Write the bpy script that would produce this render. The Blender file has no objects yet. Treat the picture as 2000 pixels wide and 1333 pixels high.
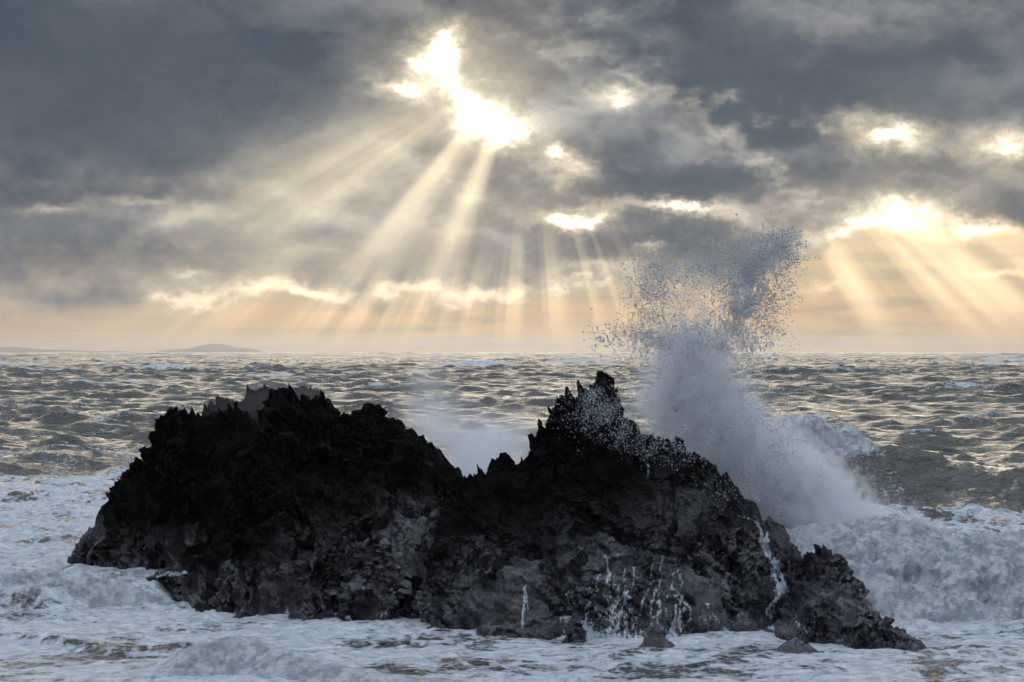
import bpy, math, random
import numpy as np
from mathutils import Vector

# ------------------------------------------------------------------ camera, sky, sun, exposure
SC = bpy.context.scene
COL = SC.collection
FPX = 3889.0            # focal length in photo pixels (70 mm on a 36 mm wide sensor)
HC = 6.7                # eye height above the still water
HY = 688.0              # photo row of the horizon

cam_data = bpy.data.cameras.new("camera")
cam = bpy.data.objects.new("camera", cam_data)
COL.objects.link(cam)
cam.location = (0, 0, HC)
cam.rotation_euler = (math.radians(90), 0, 0)
cam_data.lens = 70.0
cam_data.sensor_width = 36.0
cam_data.shift_y = (HY - 666.5) / 2000.0
cam_data.clip_start = 0.5
cam_data.clip_end = 60000
SC.camera = cam

SC.view_settings.view_transform = 'Standard'
SC.view_settings.look = 'None'
SC.view_settings.gamma = 1.0
SC.view_settings.use_curve_mapping = False
SC.view_settings.exposure = 0.0
cy = SC.cycles
cy.use_denoising = True
cy.use_adaptive_sampling = True
cy.adaptive_threshold = 0.05
cy.adaptive_min_samples = 12
cy.max_bounces = 6
cy.diffuse_bounces = 2
cy.glossy_bounces = 2
cy.transmission_bounces = 2
cy.volume_bounces = 5
cy.transparent_max_bounces = 8
cy.volume_step_rate = 0.6
cy.volume_max_steps = 256
cy.sample_clamp_indirect = 6.0

SUN_EL = math.radians(8.0)
SUN_AZ = math.radians(0.5)
sun_data = bpy.data.lights.new("sun", 'SUN')
sun_data.energy = 0.6
sun_data.angle = math.radians(35)
sun_data.color = (1.0, 0.86, 0.66)
sun = bpy.data.objects.new("sun", sun_data)
COL.objects.link(sun)
sd = Vector((math.sin(SUN_AZ) * math.cos(SUN_EL), math.cos(SUN_AZ) * math.cos(SUN_EL), math.sin(SUN_EL)))
sun.rotation_euler = sd.to_track_quat('Z', 'Y').to_euler()
sun.location = (0, 100, 60)


class X:
    """A value socket with arithmetic, to write node graphs as formulas."""
    tree = None

    def __init__(self, s):
        self.s = s

    @staticmethod
    def m(op, *a, clamp=False):
        n = X.tree.nodes.new('ShaderNodeMath')
        n.operation = op
        n.use_clamp = clamp
        for i, v in enumerate(a):
            if isinstance(v, X):
                X.tree.links.new(v.s, n.inputs[i])
            else:
                n.inputs[i].default_value = float(v)
        return X(n.outputs[0])

    def __add__(s, o): return X.m('ADD', s, o)
    __radd__ = __add__
    def __sub__(s, o): return X.m('SUBTRACT', s, o)
    def __rsub__(s, o): return X.m('SUBTRACT', o, s)
    def __mul__(s, o): return X.m('MULTIPLY', s, o)
    __rmul__ = __mul__
    def __truediv__(s, o): return X.m('DIVIDE', s, o)
    def __neg__(s): return X.m('MULTIPLY', s, -1)


def node(kind, **kw):
    n = X.tree.nodes.new(kind)
    for k, v in kw.items():
        setattr(n, k, v)
    return n


def put(sock, v):
    if isinstance(v, X):
        X.tree.links.new(v.s, sock)
    elif isinstance(v, bpy.types.NodeSocket):
        X.tree.links.new(v, sock)
    else:
        sock.default_value = v


def clamp01(a): return X.m('ADD', a, 0.0, clamp=True)


def sstep(a, lo, hi):
    n = node('ShaderNodeMapRange', interpolation_type='SMOOTHSTEP')
    put(n.inputs[0], a)
    n.inputs[1].default_value = lo
    n.inputs[2].default_value = hi
    n.inputs[3].default_value = 0
    n.inputs[4].default_value = 1
    return X(n.outputs[0])


def vec(x, y, z):
    n = node('ShaderNodeCombineXYZ')
    for i, v in enumerate((x, y, z)):
        put(n.inputs[i], v)
    return n.outputs[0]


def noise(v, scale, detail=5, rough=0.5, dist=0.0, dims='3D', w=None):
    n = node('ShaderNodeTexNoise', noise_dimensions=dims)
    if v is not None:
        put(n.inputs['Vector'], v)
    if w is not None:
        put(n.inputs['W'], w)
    n.inputs['Scale'].default_value = scale
    n.inputs['Detail'].default_value = detail
    n.inputs['Roughness'].default_value = rough
    n.inputs['Distortion'].default_value = dist
    return X(n.outputs[0])


def mixc(f, a, b):
    n = node('ShaderNodeMix', data_type='RGBA')
    put(n.inputs[0], f)
    for i, v in ((6, a), (7, b)):
        if isinstance(v, tuple):
            n.inputs[i].default_value = (*v, 1)
        else:
            put(n.inputs[i], v)
    return n.outputs[2]


def scalec(c, f):
    n = node('ShaderNodeVectorMath', operation='SCALE')
    if isinstance(c, tuple):
        n.inputs[0].default_value = c
    else:
        put(n.inputs[0], c)
    put(n.inputs['Scale'], f)
    return n.outputs[0]


def addc(a, b):
    n = node('ShaderNodeVectorMath', operation='ADD')
    for i, v in enumerate((a, b)):
        if isinstance(v, tuple):
            n.inputs[i].default_value = v
        else:
            put(n.inputs[i], v)
    return n.outputs[0]


def vmath(op, a, b=None, c=None):
    n = node('ShaderNodeVectorMath', operation=op)
    for i, v in enumerate((a, b, c)):
        if v is not None:
            put(n.inputs[i], v)
    return n


def gsum(P, lst):
    """sum of soft spots (u, v, su, sv, amount) in the plane of P"""
    tot = None
    for (cu, cv, su, sv, a) in lst:
        q = vmath('MULTIPLY_ADD', P, (1 / su, 1 / sv, 0), (-cu / su, -cv / sv, 0)).outputs[0]
        d = X(vmath('DOT_PRODUCT', q, q).outputs['Value'])
        g = X.m('POWER', math.exp(-1), d)
        tot = g * a if tot is None else X.m('MULTIPLY_ADD', g, a, tot)
    return tot


def build_world():
    w = bpy.data.worlds.new("World")
    SC.world = w
    w.use_nodes = True
    X.tree = t = w.node_tree
    t.nodes.clear()
    tc = node('ShaderNodeTexCoord')
    D = tc.outputs['Generated']
    sep = node('ShaderNodeSeparateXYZ')
    t.links.new(D, sep.inputs[0])
    dx, dy, dz = (X(o) for o in sep.outputs)
    k = FPX / 100
    az = X.m('ARCTAN2', dx, dy)
    el = X.m('ARCSINE', dz)
    U = az * k + 10.0                      # hundreds of pixels of arc, 10 = straight out to sea
    V = 6.88 - el * k
    # cloud noise lives on the direction sphere, squashed in height like banks seen from below
    p1 = vmath('MULTIPLY', D, (10.0, 10.0, 17.0)).outputs[0]
    n1 = noise(p1, 1.0, 6, 0.57)
    n1b = noise(vmath('ADD', p1, (0.0, 0.0, 0.16)).outputs[0], 1.0, 4, 0.57)
    p2 = vmath('MULTIPLY_ADD', D, (28.0, 28.0, 42.0), (7.0, 0.0, 0.0)).outputs[0]
    n2n = node('ShaderNodeTexNoise')
    put(n2n.inputs['Vector'], p2)
    n2n.inputs['Scale'].default_value = 1.0
    n2n.inputs['Detail'].default_value = 7
    n2n.inputs['Roughness'].default_value = 0.66
    s2 = node('ShaderNodeSeparateXYZ')
    put(s2.inputs[0], n2n.outputs['Color'])
    n2, n3, n4 = (X(o) for o in s2.outputs)
    Uw = U + (n2 - 0.5) * 1.9
    Vw = V + (n3 - 0.5) * 1.35
    PW = vec(Uw, Vw, 0.0)
    PS = vec(U + (n2 - 0.5) * 0.9, V + (n3 - 0.5) * 0.7, 0.0)
    P0 = vec(U, V, 0.0)
    # --- cloud body, with the side towards the light a little paler
    low = sstep(V, 2.6, 6.4)                       # 0 high, 1 at the horizon
    front = sstep(dy, -0.2, 0.9)                   # towards the sunward side
    relief = (n1 - n1b) * 3.6
    nn = clamp01((n1 - 0.5) * 2.6 + relief + (n4 - 0.5) * 1.3 + 0.45)
    dark = mixc(nn, (0.042, 0.066, 0.100), (0.195, 0.208, 0.226))
    mid = mixc(nn, (0.165, 0.175, 0.190), (0.52, 0.44, 0.335))
    c = mixc(low, dark, mid)
    body = c
    # overhead and landward the deck is thinner and bluer: the Nishita sky comes through
    sky = node('ShaderNodeTexSky', sky_type='NISHITA')
    sky.sun_disc = False
    sky.sun_elevation = SUN_EL
    sky.sun_rotation = SUN_AZ
    sky.air_density = 1.2
    sky.dust_density = 1.5
    skyc = scalec(sky.outputs[0], 0.15)
    # high up and landward the broken cloud is lit from the front by the low sun, with blue between
    lit = mixc(sstep(n1, 0.40, 0.62), addc(skyc, (0.20, 0.30, 0.48)), (1.15, 1.18, 1.24))
    thin = sstep(el * 0.85 - dy * 0.17, 0.02, 0.58)
    # the banks seen in this part of the sky
    dk = clamp01(gsum(PW, [(2.2, 1.6, 5.0, 2.0, 0.80), (16.2, 1.9, 2.2, 1.1, 0.95), (14.2, 1.5, 1.3, 1.1, 0.85), (13.2, 3.35, 2.2, 0.55, 0.9), (10.0, 4.9, 3.4, 0.55, 0.45),
                           (13.6, 4.65, 1.6, 0.5, 0.6), (18.9, 1.2, 1.2, 0.7, 0.55), (3.0, 5.2, 4.0, 0.45, 0.30), (18.2, 3.6, 0.7, 0.35, 0.4), (10.4, 1.2, 1.2, 0.7, 0.45)]))
    c = mixc(sstep(dk + (n4 - 0.5) * 0.5, 0.12, 0.72) * 0.95, c, mixc(n4, (0.042, 0.064, 0.094), (0.100, 0.126, 0.158)))
    lt = gsum(PW, [(14.8, 0.3, 1.5, 0.5, 0.30), (19.0, 1.8, 1.6, 0.3, 0.35), (3.2, 4.35, 3.2, 0.35, 0.42), (7.2, 4.2, 1.5, 0.8, 0.30), (17.2, 0.4, 2.0, 0.3, 0.25),
                   (13.4, 2.85, 0.6, 0.35, 0.8), (11.3, 2.2, 1.2, 0.5, 0.5), (12.0, 2.0, 0.6, 0.3, 0.5), (15.0, 3.1, 2.0, 0.18, 0.45), (19.3, 2.4, 1.0, 0.3, 0.35), (10.0, 4.85, 0.7, 0.3, 0.4)])
    c = addc(c, scalec((0.235, 0.225, 0.205), lt * (n4 * 1.2 + 0.4)))
    # bright rims where cloud edges catch the light, strongest near the sun's side
    rq = (n1 + (n4 - 0.5) * 0.30 - 0.55) * 22.0
    rim = X.m('POWER', math.exp(-1), rq * rq) * gsum(P0, [(14.5, 3.2, 5.0, 1.9, 1.0), (10.5, 1.4, 2.5, 1.6, 0.6), (4.0, 4.3, 4.5, 1.0, 0.45)]) * sstep(relief, -0.15, 0.5)
    c = addc(c, scalec((0.42, 0.37, 0.28), rim))
    # clear warm band between the deck's ragged lower edge and the horizon
    E = 5.72 - sstep(U, 13.8, 17.2) * 1.15 - sstep(U, 10.0, 13.0) * 0.35 + (1.0 - sstep(U, 0.5, 6.0)) * 0.25
    dE = V - E + (n3 - 0.5) * 1.5
    bandc = mixc(sstep(V, 5.2, 6.9), (0.68, 0.51, 0.31), (0.80, 0.50, 0.24))
    streak = sstep(noise(vmath('MULTIPLY', D, (11.0, 11.0, 150.0)).outputs[0], 1.0, 4, 0.55), 0.45, 0.66)
    bandm = clamp01(sstep(dE, -0.05, 0.5) * sstep(front, 0.2, 0.9) * (1.0 - streak * 0.40) * (sstep(U, -2.0, 7.0) * 0.45 + 0.55))
    c = mixc(bandm, c, bandc)
    fr = X.m('POWER', math.exp(-1), dE * dE * 45.0) * sstep(n1 + n4 * 0.5, 0.72, 0.92) * sstep(front, 0.5, 0.95)
    c = addc(c, scalec((0.70, 0.56, 0.36), fr))
    # warm glow in the thin cloud round the gaps
    glow = gsum(PS, [(9.2, 1.9, 1.7, 1.5, 0.95), (7.6, 3.6, 2.2, 1.2, 0.38), (17.3, 4.3, 2.2, 0.9, 0.55), (11.0, 4.0, 1.3, 0.5, 0.25), (19.4, 3.2, 1.0, 0.6, 0.35), (17.5, 2.8, 1.0, 0.5, 0.4)])
    c = addc(c, scalec((0.42, 0.34, 0.22), glow * (n4 * 1.3 + 0.35)))
    gap = gsum(PW, [(8.65, 1.2, 0.55, 0.50, 1.2), (7.9, 1.8, 0.50, 0.22, 0.95), (9.45, 2.3, 0.62, 0.46, 1.4), (9.05, 1.85, 0.28, 0.4, 0.7),
                    (10.0, 2.65, 0.5, 0.3, 0.8), (10.85, 3.08, 0.45, 0.26, 0.9), (8.9, 0.65, 0.5, 0.3, 0.4), (11.2, 3.45, 0.35, 0.25, 0.5),
                    (12.1, 1.85, 0.55, 0.22, 0.8), (17.3, 2.75, 0.9, 0.28, 1.0), (19.4, 2.95, 0.7, 0.3, 0.8),
                    (17.6, 4.25, 0.8, 0.26, 0.8), (16.6, 4.45, 1.0, 0.16, 0.75), (18.9, 4.55, 0.9, 0.18, 0.85), (11.1, 4.2, 0.7, 0.22, 1.0),
                    (13.2, 4.0, 1.4, 0.14, 0.85), (1.2, 4.15, 0.7, 0.14, 0.5), (3.8, 5.35, 0.35, 0.14, 0.5), (11.8, 5.25, 0.8, 0.14, 0.5),
                    (2.9, 4.0, 0.6, 0.14, 0.4), (19.4, 5.4, 0.7, 0.12, 0.45), (12.6, 4.95, 0.35, 0.12, 0.5), (5.8, 5.75, 0.8, 0.1, 0.4), (15.9, 5.6, 0.5, 0.12, 0.4)])
    g = clamp01(gap * (n4 * 1.5 + 0.25))
    c = addc(c, scalec((0.95, 0.78, 0.52), X.m('POWER', g, 1.3)))
    c = addc(c, scalec((2.6, 2.35, 1.9), sstep(gap * (n4 * 1.7 + 0.12), 0.50, 1.7)))

    # sunbeams in the lit air under the gaps
    th = X.m('ARCTAN2', U - 10.3, V - 1.0) * (180 / math.pi)
    rn = noise(None, 0.085, 2, 0.40, dims='1D', w=th + 40.0)
    T = vec(th, 0.0, 0.0)
    wedge = gsum(T, [(-57, 1, 9.5, 1e3, 1.1), (-37, 1, 6.5, 1e3, 0.95), (-21.5, 1, 5, 1e3, 1.05)]) * (1.0 - sstep(th, -18.0, -14.0) * 0.9)
    beam = wedge * (sstep(rn, 0.30, 0.68) * 1.15 + 0.22) * sstep(V, 1.7, 2.9) * (1.0 - sstep(V, 3.6, 6.4)) * sstep(U, 2.0, 6.0)
    c = addc(c, scalec((0.46, 0.38, 0.235), beam))
    rnf = noise(None, 0.20, 2, 0.45, dims='1D', w=th + 71.0)
    fan = sstep(rnf, 0.36, 0.70) * gsum(P0, [(8.3, 6.0, 4.2, 0.75, 0.9), (11.0, 5.2, 1.2, 0.9, 0.6), (4.5, 6.1, 2.4, 0.6, 0.35)])
    c = addc(c, scalec((0.38, 0.29, 0.165), fan))
    th2 = X.m('ARCTAN2', U - 13.9, V - 1.0) * (180 / math.pi)
    rn2 = noise(None, 0.11, 2, 0.5, dims='1D', w=th2 + 13.0)
    beam2 = sstep(rn2, 0.36, 0.62) * sstep(th2, 26.5, 30.0) * gsum(P0, [(17.0, 5.5, 2.3, 1.0, 1.0), (19.4, 5.7, 1.4, 0.9, 0.6)]) * sstep(dE, 0.0, 0.3)
    c = addc(c, scalec((0.62, 0.48, 0.28), beam2))
    def finish(col):
        col = mixc(thin, col, lit)
        col = mixc(sstep(dz, 0.0, -0.03), col, (0.05, 0.055, 0.06))
        bg = node('ShaderNodeBackground')
        t.links.new(col, bg.inputs[0])
        return bg.outputs[0]
    plain = mixc(sstep(V, 5.3, 6.3) * sstep(front, 0.2, 0.9) * 0.5, body, (0.60, 0.46, 0.30))
    win = sstep(X.m('ABSOLUTE', U - 10.0), 16.0, 12.5) * sstep(V, -3.0, -0.8) * sstep(V, 8.2, 7.2)
    mx = node('ShaderNodeMixShader')
    put(mx.inputs[0], win)
    t.links.new(finish(plain), mx.inputs[1])
    t.links.new(finish(c), mx.inputs[2])
    out = node('ShaderNodeOutputWorld')
    t.links.new(mx.outputs[0], out.inputs[0])
    w.cycles.sampling_method = 'MANUAL'
    w.cycles.sample_map_resolution = 512


build_world()

# ------------------------------------------------------------------ helpers
rng = np.random.default_rng(11)
PERM = np.concatenate([rng.permutation(256)] * 3).astype(np.int32)
GR = rng.normal(size=(256, 3))
GR = (GR / np.linalg.norm(GR, axis=1)[:, None]).astype(np.float32)
RV = rng.random((256, 3)).astype(np.float32)


def perlin(p):
    p = p.astype(np.float32)
    i = np.floor(p).astype(np.int32)
    f = p - i
    i &= 255
    u = f * f * f * (f * (f * 6 - 15) + 10)
    r = None
    for a in (0, 1):
        wx = u[:, 0] if a else 1 - u[:, 0]
        pa = PERM[i[:, 0] + a]
        for b in (0, 1):
            wy = u[:, 1] if b else 1 - u[:, 1]
            pb = PERM[pa + i[:, 1] + b]
            for c in (0, 1):
                wz = u[:, 2] if c else 1 - u[:, 2]
                g = GR[PERM[pb + i[:, 2] + c]]
                d = g[:, 0] * (f[:, 0] - a) + g[:, 1] * (f[:, 1] - b) + g[:, 2] * (f[:, 2] - c)
                d = d * wx * wy * wz
                r = d if r is None else r + d
    return r * 1.5


def fbm(p, octs=4, gain=0.5, lac=2.03):
    a, s, r = 1.0, 1.0, 0
    for o in range(octs):
        r = r + a * perlin(p * s + 17.3 * o)
        a *= gain
        s *= lac
    return r


def ridged(p, octs=4, gain=0.5, lac=2.1):
    a, s, r = 1.0, 1.0, 0
    for o in range(octs):
        r = r + a * (0.5 - 2 * np.abs(perlin(p * s + 9.1 * o)))
        a *= gain
        s *= lac
    return r


def worley(p):
    """distance to nearest and second nearest feature, and the nearest cell's random value"""
    p = p.astype(np.float32)
    i = np.floor(p).astype(np.int32)
    f = p - i
    i &= 255
    d1 = np.full(len(p), 9.0, np.float32)
    d2 = d1.copy()
    cid = np.zeros(len(p), np.float32)
    for a in (-1, 0, 1):
        pa = PERM[(i[:, 0] + a) & 255]
        for b in (-1, 0, 1):
            pb = PERM[pa + ((i[:, 1] + b) & 255)]
            for c in (-1, 0, 1):
                h = PERM[pb + ((i[:, 2] + c) & 255)]
                r = RV[h]
                d = (f[:, 0] - a - r[:, 0]) ** 2 + (f[:, 1] - b - r[:, 1]) ** 2 + (f[:, 2] - c - r[:, 2]) ** 2
                new = d < d1
                d2 = np.where(new, d1, np.minimum(d2, d))
                cid = np.where(new, h / 255.0, cid)
                d1 = np.where(new, d, d1)
    return np.sqrt(d1), np.sqrt(d2), cid


def ss(x, a, b):
    t = np.clip((x - a) / (b - a), 0, 1)
    return t * t * (3 - 2 * t)


def mesh_np(name, V, F, mat, smooth=True, attrs=None):
    V = np.ascontiguousarray(V, np.float32)
    F = np.ascontiguousarray(F, np.int32)
    me = bpy.data.meshes.new(name)
    nf, k = F.shape
    me.vertices.add(len(V))
    me.vertices.foreach_set('co', V.ravel())
    me.loops.add(nf * k)
    me.loops.foreach_set('vertex_index', F.ravel())
    me.polygons.add(nf)
    me.polygons.foreach_set('loop_start', np.arange(0, nf * k, k, dtype=np.int32))
    me.polygons.foreach_set('use_smooth', np.full(nf, smooth, bool))
    me.update(calc_edges=True)
    for an, av in (attrs or {}).items():
        at = me.attributes.new(an, 'FLOAT', 'POINT')
        at.data.foreach_set('value', np.ascontiguousarray(av, np.float32))
    me.materials.append(mat)
    o = bpy.data.objects.new(name, me)
    COL.objects.link(o)
    return o


def tag(o, label=None, cat=None, group=None, kind=None):
    for k, v in (('label', label), ('category', cat), ('group', group), ('kind', kind)):
        if v:
            o[k] = v
    return o


def at(px, py, Y):
    """point at distance Y (metres out to sea) in the direction of a photo pixel"""
    return ((px - 1000) / FPX * Y, Y, HC - (py - HY) / FPX * Y)


def grid_faces(nr, nc):
    r, c = np.meshgrid(np.arange(nr - 1), np.arange(nc - 1), indexing='ij')
    a = (r * nc + c).ravel()
    return np.stack([a, a + 1, a + nc + 1, a + nc], 1)


def normals(V, F):
    n = np.zeros_like(V)
    fn = np.cross(V[F[:, 2]] - V[F[:, 0]], V[F[:, 3 if F.shape[1] > 3 else 1]] - V[F[:, 1]] if F.shape[1] > 3 else V[F[:, 1]] - V[F[:, 0]])
    for k in range(F.shape[1]):
        for a in range(3):
            n[:, a] += np.bincount(F[:, k], fn[:, a], len(V))
    return n / (np.linalg.norm(n, axis=1)[:, None] + 1e-9)


# ------------------------------------------------------------------ materials
def new_mat(name):
    m = bpy.data.materials.new(name)
    m.use_nodes = True
    X.tree = m.node_tree
    m.node_tree.nodes.clear()
    out = node('ShaderNodeOutputMaterial')
    return m, out


def attr(name):
    n = node('ShaderNodeAttribute', attribute_name=name)
    return X(n.outputs['Fac'])


def principled(out, **kw):
    b = node('ShaderNodeBsdfPrincipled')
    for k, v in kw.items():
        key = k.replace('_', ' ')
        if isinstance(v, tuple):
            v = (*v, 1)
        put(b.inputs[key], v)
    X.tree.links.new(b.outputs[0], out.inputs[0])
    return b


def bump(h, strength, dist, normal=None):
    n = node('ShaderNodeBump')
    n.inputs['Strength'].default_value = strength
    n.inputs['Distance'].default_value = dist
    put(n.inputs['Height'], h)
    if normal is not None:
        put(n.inputs['Normal'], normal)
    return n.outputs[0]


def pos():
    return node('ShaderNodeNewGeometry').outputs['Position']


def vmul(v, s):
    n = node('ShaderNodeVectorMath', operation='MULTIPLY')
    put(n.inputs[0], v)
    n.inputs[1].default_value = s
    return n.outputs[0]


def mat_sea():
    m, out = new_mat('sea_water')
    P = pos()
    cov = attr('foam')
    # lacy foam: sheets torn open by rounded holes
    warp = node('ShaderNodeVectorMath', operation='ADD')
    put(warp.inputs[0], P)
    nz = node('ShaderNodeTexNoise')
    put(nz.inputs['Vector'], P)
    nz.inputs['Scale'].default_value = 0.9
    nz.inputs['Detail'].default_value = 4
    sc = node('ShaderNodeVectorMath', operation='SCALE')
    put(sc.inputs[0], nz.outputs['Color'])
    sc.inputs['Scale'].default_value = 1.6
    put(warp.inputs[1], sc.outputs[0])
    vw = warp.outputs[0]
    vo = node('ShaderNodeTexVoronoi', feature='DISTANCE_TO_EDGE')
    put(vo.inputs['Vector'], vw)
    vo.inputs['Scale'].default_value = 1.3
    lace = 1.0 - sstep(X(vo.outputs['Distance']), 0.02, 0.22)
    big = noise(vmul(P, (0.30, 0.42, 0.35)), 1.0, 7, 0.62)
    fine = noise(P, 5.5, 6, 0.68)
    pat = (big - 0.5) * 2.4 + (fine - 0.5) * 1.3 + (lace - 0.5) * 0.26 + 0.5
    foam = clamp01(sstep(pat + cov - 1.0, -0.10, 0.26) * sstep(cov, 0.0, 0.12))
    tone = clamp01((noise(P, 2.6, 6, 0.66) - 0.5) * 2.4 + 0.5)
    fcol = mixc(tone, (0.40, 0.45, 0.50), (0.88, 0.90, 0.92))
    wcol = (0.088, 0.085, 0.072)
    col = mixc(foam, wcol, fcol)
    far = node('ShaderNodeSeparateXYZ')
    put(far.inputs[0], P)
    rough = foam * 0.5 + 0.09 + sstep(X(far.outputs[1]), 60.0, 900.0) * 0.12
    rip = noise(vmul(P, (0.8, 1.2, 1.0)), 1.3, 5, 0.62)
    b0 = bump(noise(vmul(P, (0.22, 0.38, 0.3)), 1.0, 4, 0.6), 1.0, 1.5)
    b1 = bump(rip, 1.0, 0.42, b0)
    ft = noise(P, 3.0, 6, 0.65) * foam
    b2 = bump(ft, 0.8, 0.16, b1)
    principled(out, Base_Color=col, Roughness=rough, IOR=1.333, Normal=b2, Specular_IOR_Level=0.5)
    return m


def mat_foam(name='whitewater', lo=(0.46, 0.52, 0.57), hi=(0.90, 0.92, 0.94)):
    m, out = new_mat(name)
    P = pos()
    t = noise(P, 3.2, 7, 0.68)
    t2 = sstep(t, 0.40, 0.60)
    col = mixc(t2, lo, hi)
    brown = sstep(noise(P, 0.8, 4, 0.5), 0.60, 0.72)
    col = mixc(brown * 0.3, col, (0.30, 0.29, 0.25))
    f = noise(P, 5.0, 7, 0.75)
    b = bump(f, 1.0, 0.22)
    principled(out, Base_Color=col, Roughness=0.65, Normal=b, IOR=1.33)
    return m


def frame(ax):
    a = np.array(ax, float)
    a /= np.linalg.norm(a)
    b = np.cross(a, (0.15, 0.95, 0.2))
    b /= np.linalg.norm(b)
    c = np.cross(a, b)
    return a, b, c          # b lies in the rock face across the beds, c points out of it


def mat_rock(name, sheen_tint, beds):
    m, out = new_mat(name)
    P = pos()
    ax = [X(vmath('DOT_PRODUCT', P, tuple(float(q) for q in v)).outputs['Value']) for v in beds]
    B = vec(ax[0] * 0.55, ax[1] * 3.6, ax[2] * 2.6)     # drawn out along the beds
    wet = attr('wet')
    run = attr('run')
    n = noise(P, 1.6, 8, 0.6)
    n2 = noise(P, 11.0, 6, 0.65)
    c = mixc(sstep(n, 0.35, 0.68), (0.004, 0.0037, 0.0037), (0.011, 0.0095, 0.009))
    c = mixc(clamp01(wet * sstep(n, 0.30, 0.60)), c, sheen_tint)  # wet faces go paler: their lit sheen is put into the colour
    c = mixc(sstep(n2, 0.55, 0.75) * 0.4, c, (0.022, 0.020, 0.020))
    # thin films of foam left by water running off, and flecks painted as wet glints
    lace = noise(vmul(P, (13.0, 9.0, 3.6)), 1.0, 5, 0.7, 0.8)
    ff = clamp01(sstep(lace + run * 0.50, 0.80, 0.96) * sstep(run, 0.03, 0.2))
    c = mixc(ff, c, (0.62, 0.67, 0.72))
    wetn = clamp01(wet * 1.2 * sstep(noise(P, 0.9, 5, 0.6), 0.28, 0.55))
    r = 0.56 - wetn * 0.50
    r = r + n2 * 0.10
    b1 = bump(n2, 0.8, 0.07)
    b2 = bump(noise(B, 1.0, 7, 0.64), 1.0, 0.30, b1)
    principled(out, Base_Color=c, Roughness=r, Normal=b2, Specular_IOR_Level=wetn * 0.6 + 0.035, Coat_Weight=wetn, Coat_Roughness=0.09, Coat_IOR=1.5)
    return m


def mat_plain(name, col, rough, spec=0.5, var=0.25, scale=1.0):
    m, out = new_mat(name)
    n = noise(pos(), scale, 6, 0.6)
    d = tuple(c * (1 - var) for c in col)
    b = tuple(min(1, c * (1 + var)) for c in col)
    principled(out, Base_Color=mixc(n, d, b), Roughness=rough, Specular_IOR_Level=spec)
    return m


def mat_volume(name, blobs, center, dens, color=(0.965, 0.98, 1.0), nscale=1.1, lo=0.38, hi=0.66):
    """spray: sum of soft puffs (x, y, z, rx, ry, rz, amount) broken up by noise"""
    m, out = new_mat(name)
    P = pos()
    tot = None
    for (cx, cy_, cz, rx, ry, rz, a) in blobs:
        q = vmath('MULTIPLY_ADD', P, (1 / rx, 1 / ry, 1 / rz), (-cx / rx, -cy_ / ry, -cz / rz)).outputs[0]
        g = X.m('POWER', math.exp(-1), X(vmath('DOT_PRODUCT', q, q).outputs['Value']))
        tot = g * a if tot is None else X.m('MULTIPLY_ADD', g, a, tot)
    n = noise(P, nscale, 4, 0.65)
    d = sstep(n + (tot - 0.45) * 0.35, lo, hi) * tot * dens
    d = d * sstep(tot, 0.02, 0.12)
    v = node('ShaderNodeVolumePrincipled')
    v.inputs['Color'].default_value = (*color, 1)
    v.inputs['Anisotropy'].default_value = 0.3
    put(v.inputs['Density'], d)
    X.tree.links.new(v.outputs[0], out.inputs['Volume'])
    m.cycles.volume_step_rate = 0.6
    return m


# ------------------------------------------------------------------ sea, with its waves
def wave_field(x, y, spacing):
    r = np.random.default_rng(5)
    n = 100
    lam = np.exp(np.linspace(math.log(1.0), math.log(48), n)) * r.uniform(0.93, 1.07, n)
    ang = r.normal(0, 0.55, n) * np.where(lam > 15, 0.55, 1.0) + 0.12
    ph = r.uniform(0, 6.283, n)
    amp = 0.0195 * lam ** 0.40 * r.uniform(0.5, 1.3, n) * np.where(lam < 3.0, 0.78, 1.05)
    calm = 0.30 + 0.70 * ss(y, 60, 130)
    z = np.zeros_like(x)
    ox = np.zeros_like(x)
    oy = np.zeros_like(x)
    # groups: slow patches of rougher and calmer water
    gp = np.stack([x / 60, y / 90, np.zeros_like(x)], 1)
    grp = 1.0 + 0.55 * perlin(gp)
    sea_far = 1.0 + 0.8 * ss(y, 220, 650)
    for i in range(n):
        k = 2 * math.pi / lam[i]
        kx, ky = k * math.sin(ang[i]), -k * math.cos(ang[i])
        wgt = ss(lam[i] / spacing, 2.0, 4.0)
        big = calm if lam[i] > 6 else 0.55 + 0.45 * calm
        a = amp[i] * wgt * big * grp * (sea_far if lam[i] > 3.5 else 1.0)
        t = kx * x + ky * y + ph[i]
        c, s = np.cos(t), np.sin(t)
        z += a * c
        ox -= 0.9 * a * s * math.sin(ang[i])
        oy += 0.9 * a * s * math.cos(ang[i])
    return ox, oy, z


def whitecap(x, y, cx, cy_, lx, ly, h):
    d = np.exp(-((x - cx) / lx) ** 2)
    w = np.where(y < cy_, ly * 0.5, ly * 1.6)
    return h * d * np.exp(-((y - cy_) / w) ** 2)


CAPS = [(-118, 690, 22, 14, 2.6), (-148, 640, 14, 10, 1.7), (-20, 900, 26, 20, 2.3), (42, 1150, 30, 25, 2.5), (318, 1250, 34, 26, 3.2),
        (-60, 520, 16, 8, 0.9), (120, 620, 25, 10, 1.2), (70, 330, 14, 6, 0.9), (26, 190, 8, 4, 0.7), (-90, 420, 20, 7, 1.0), (-250, 1000, 30, 20, 2.0)]


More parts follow.
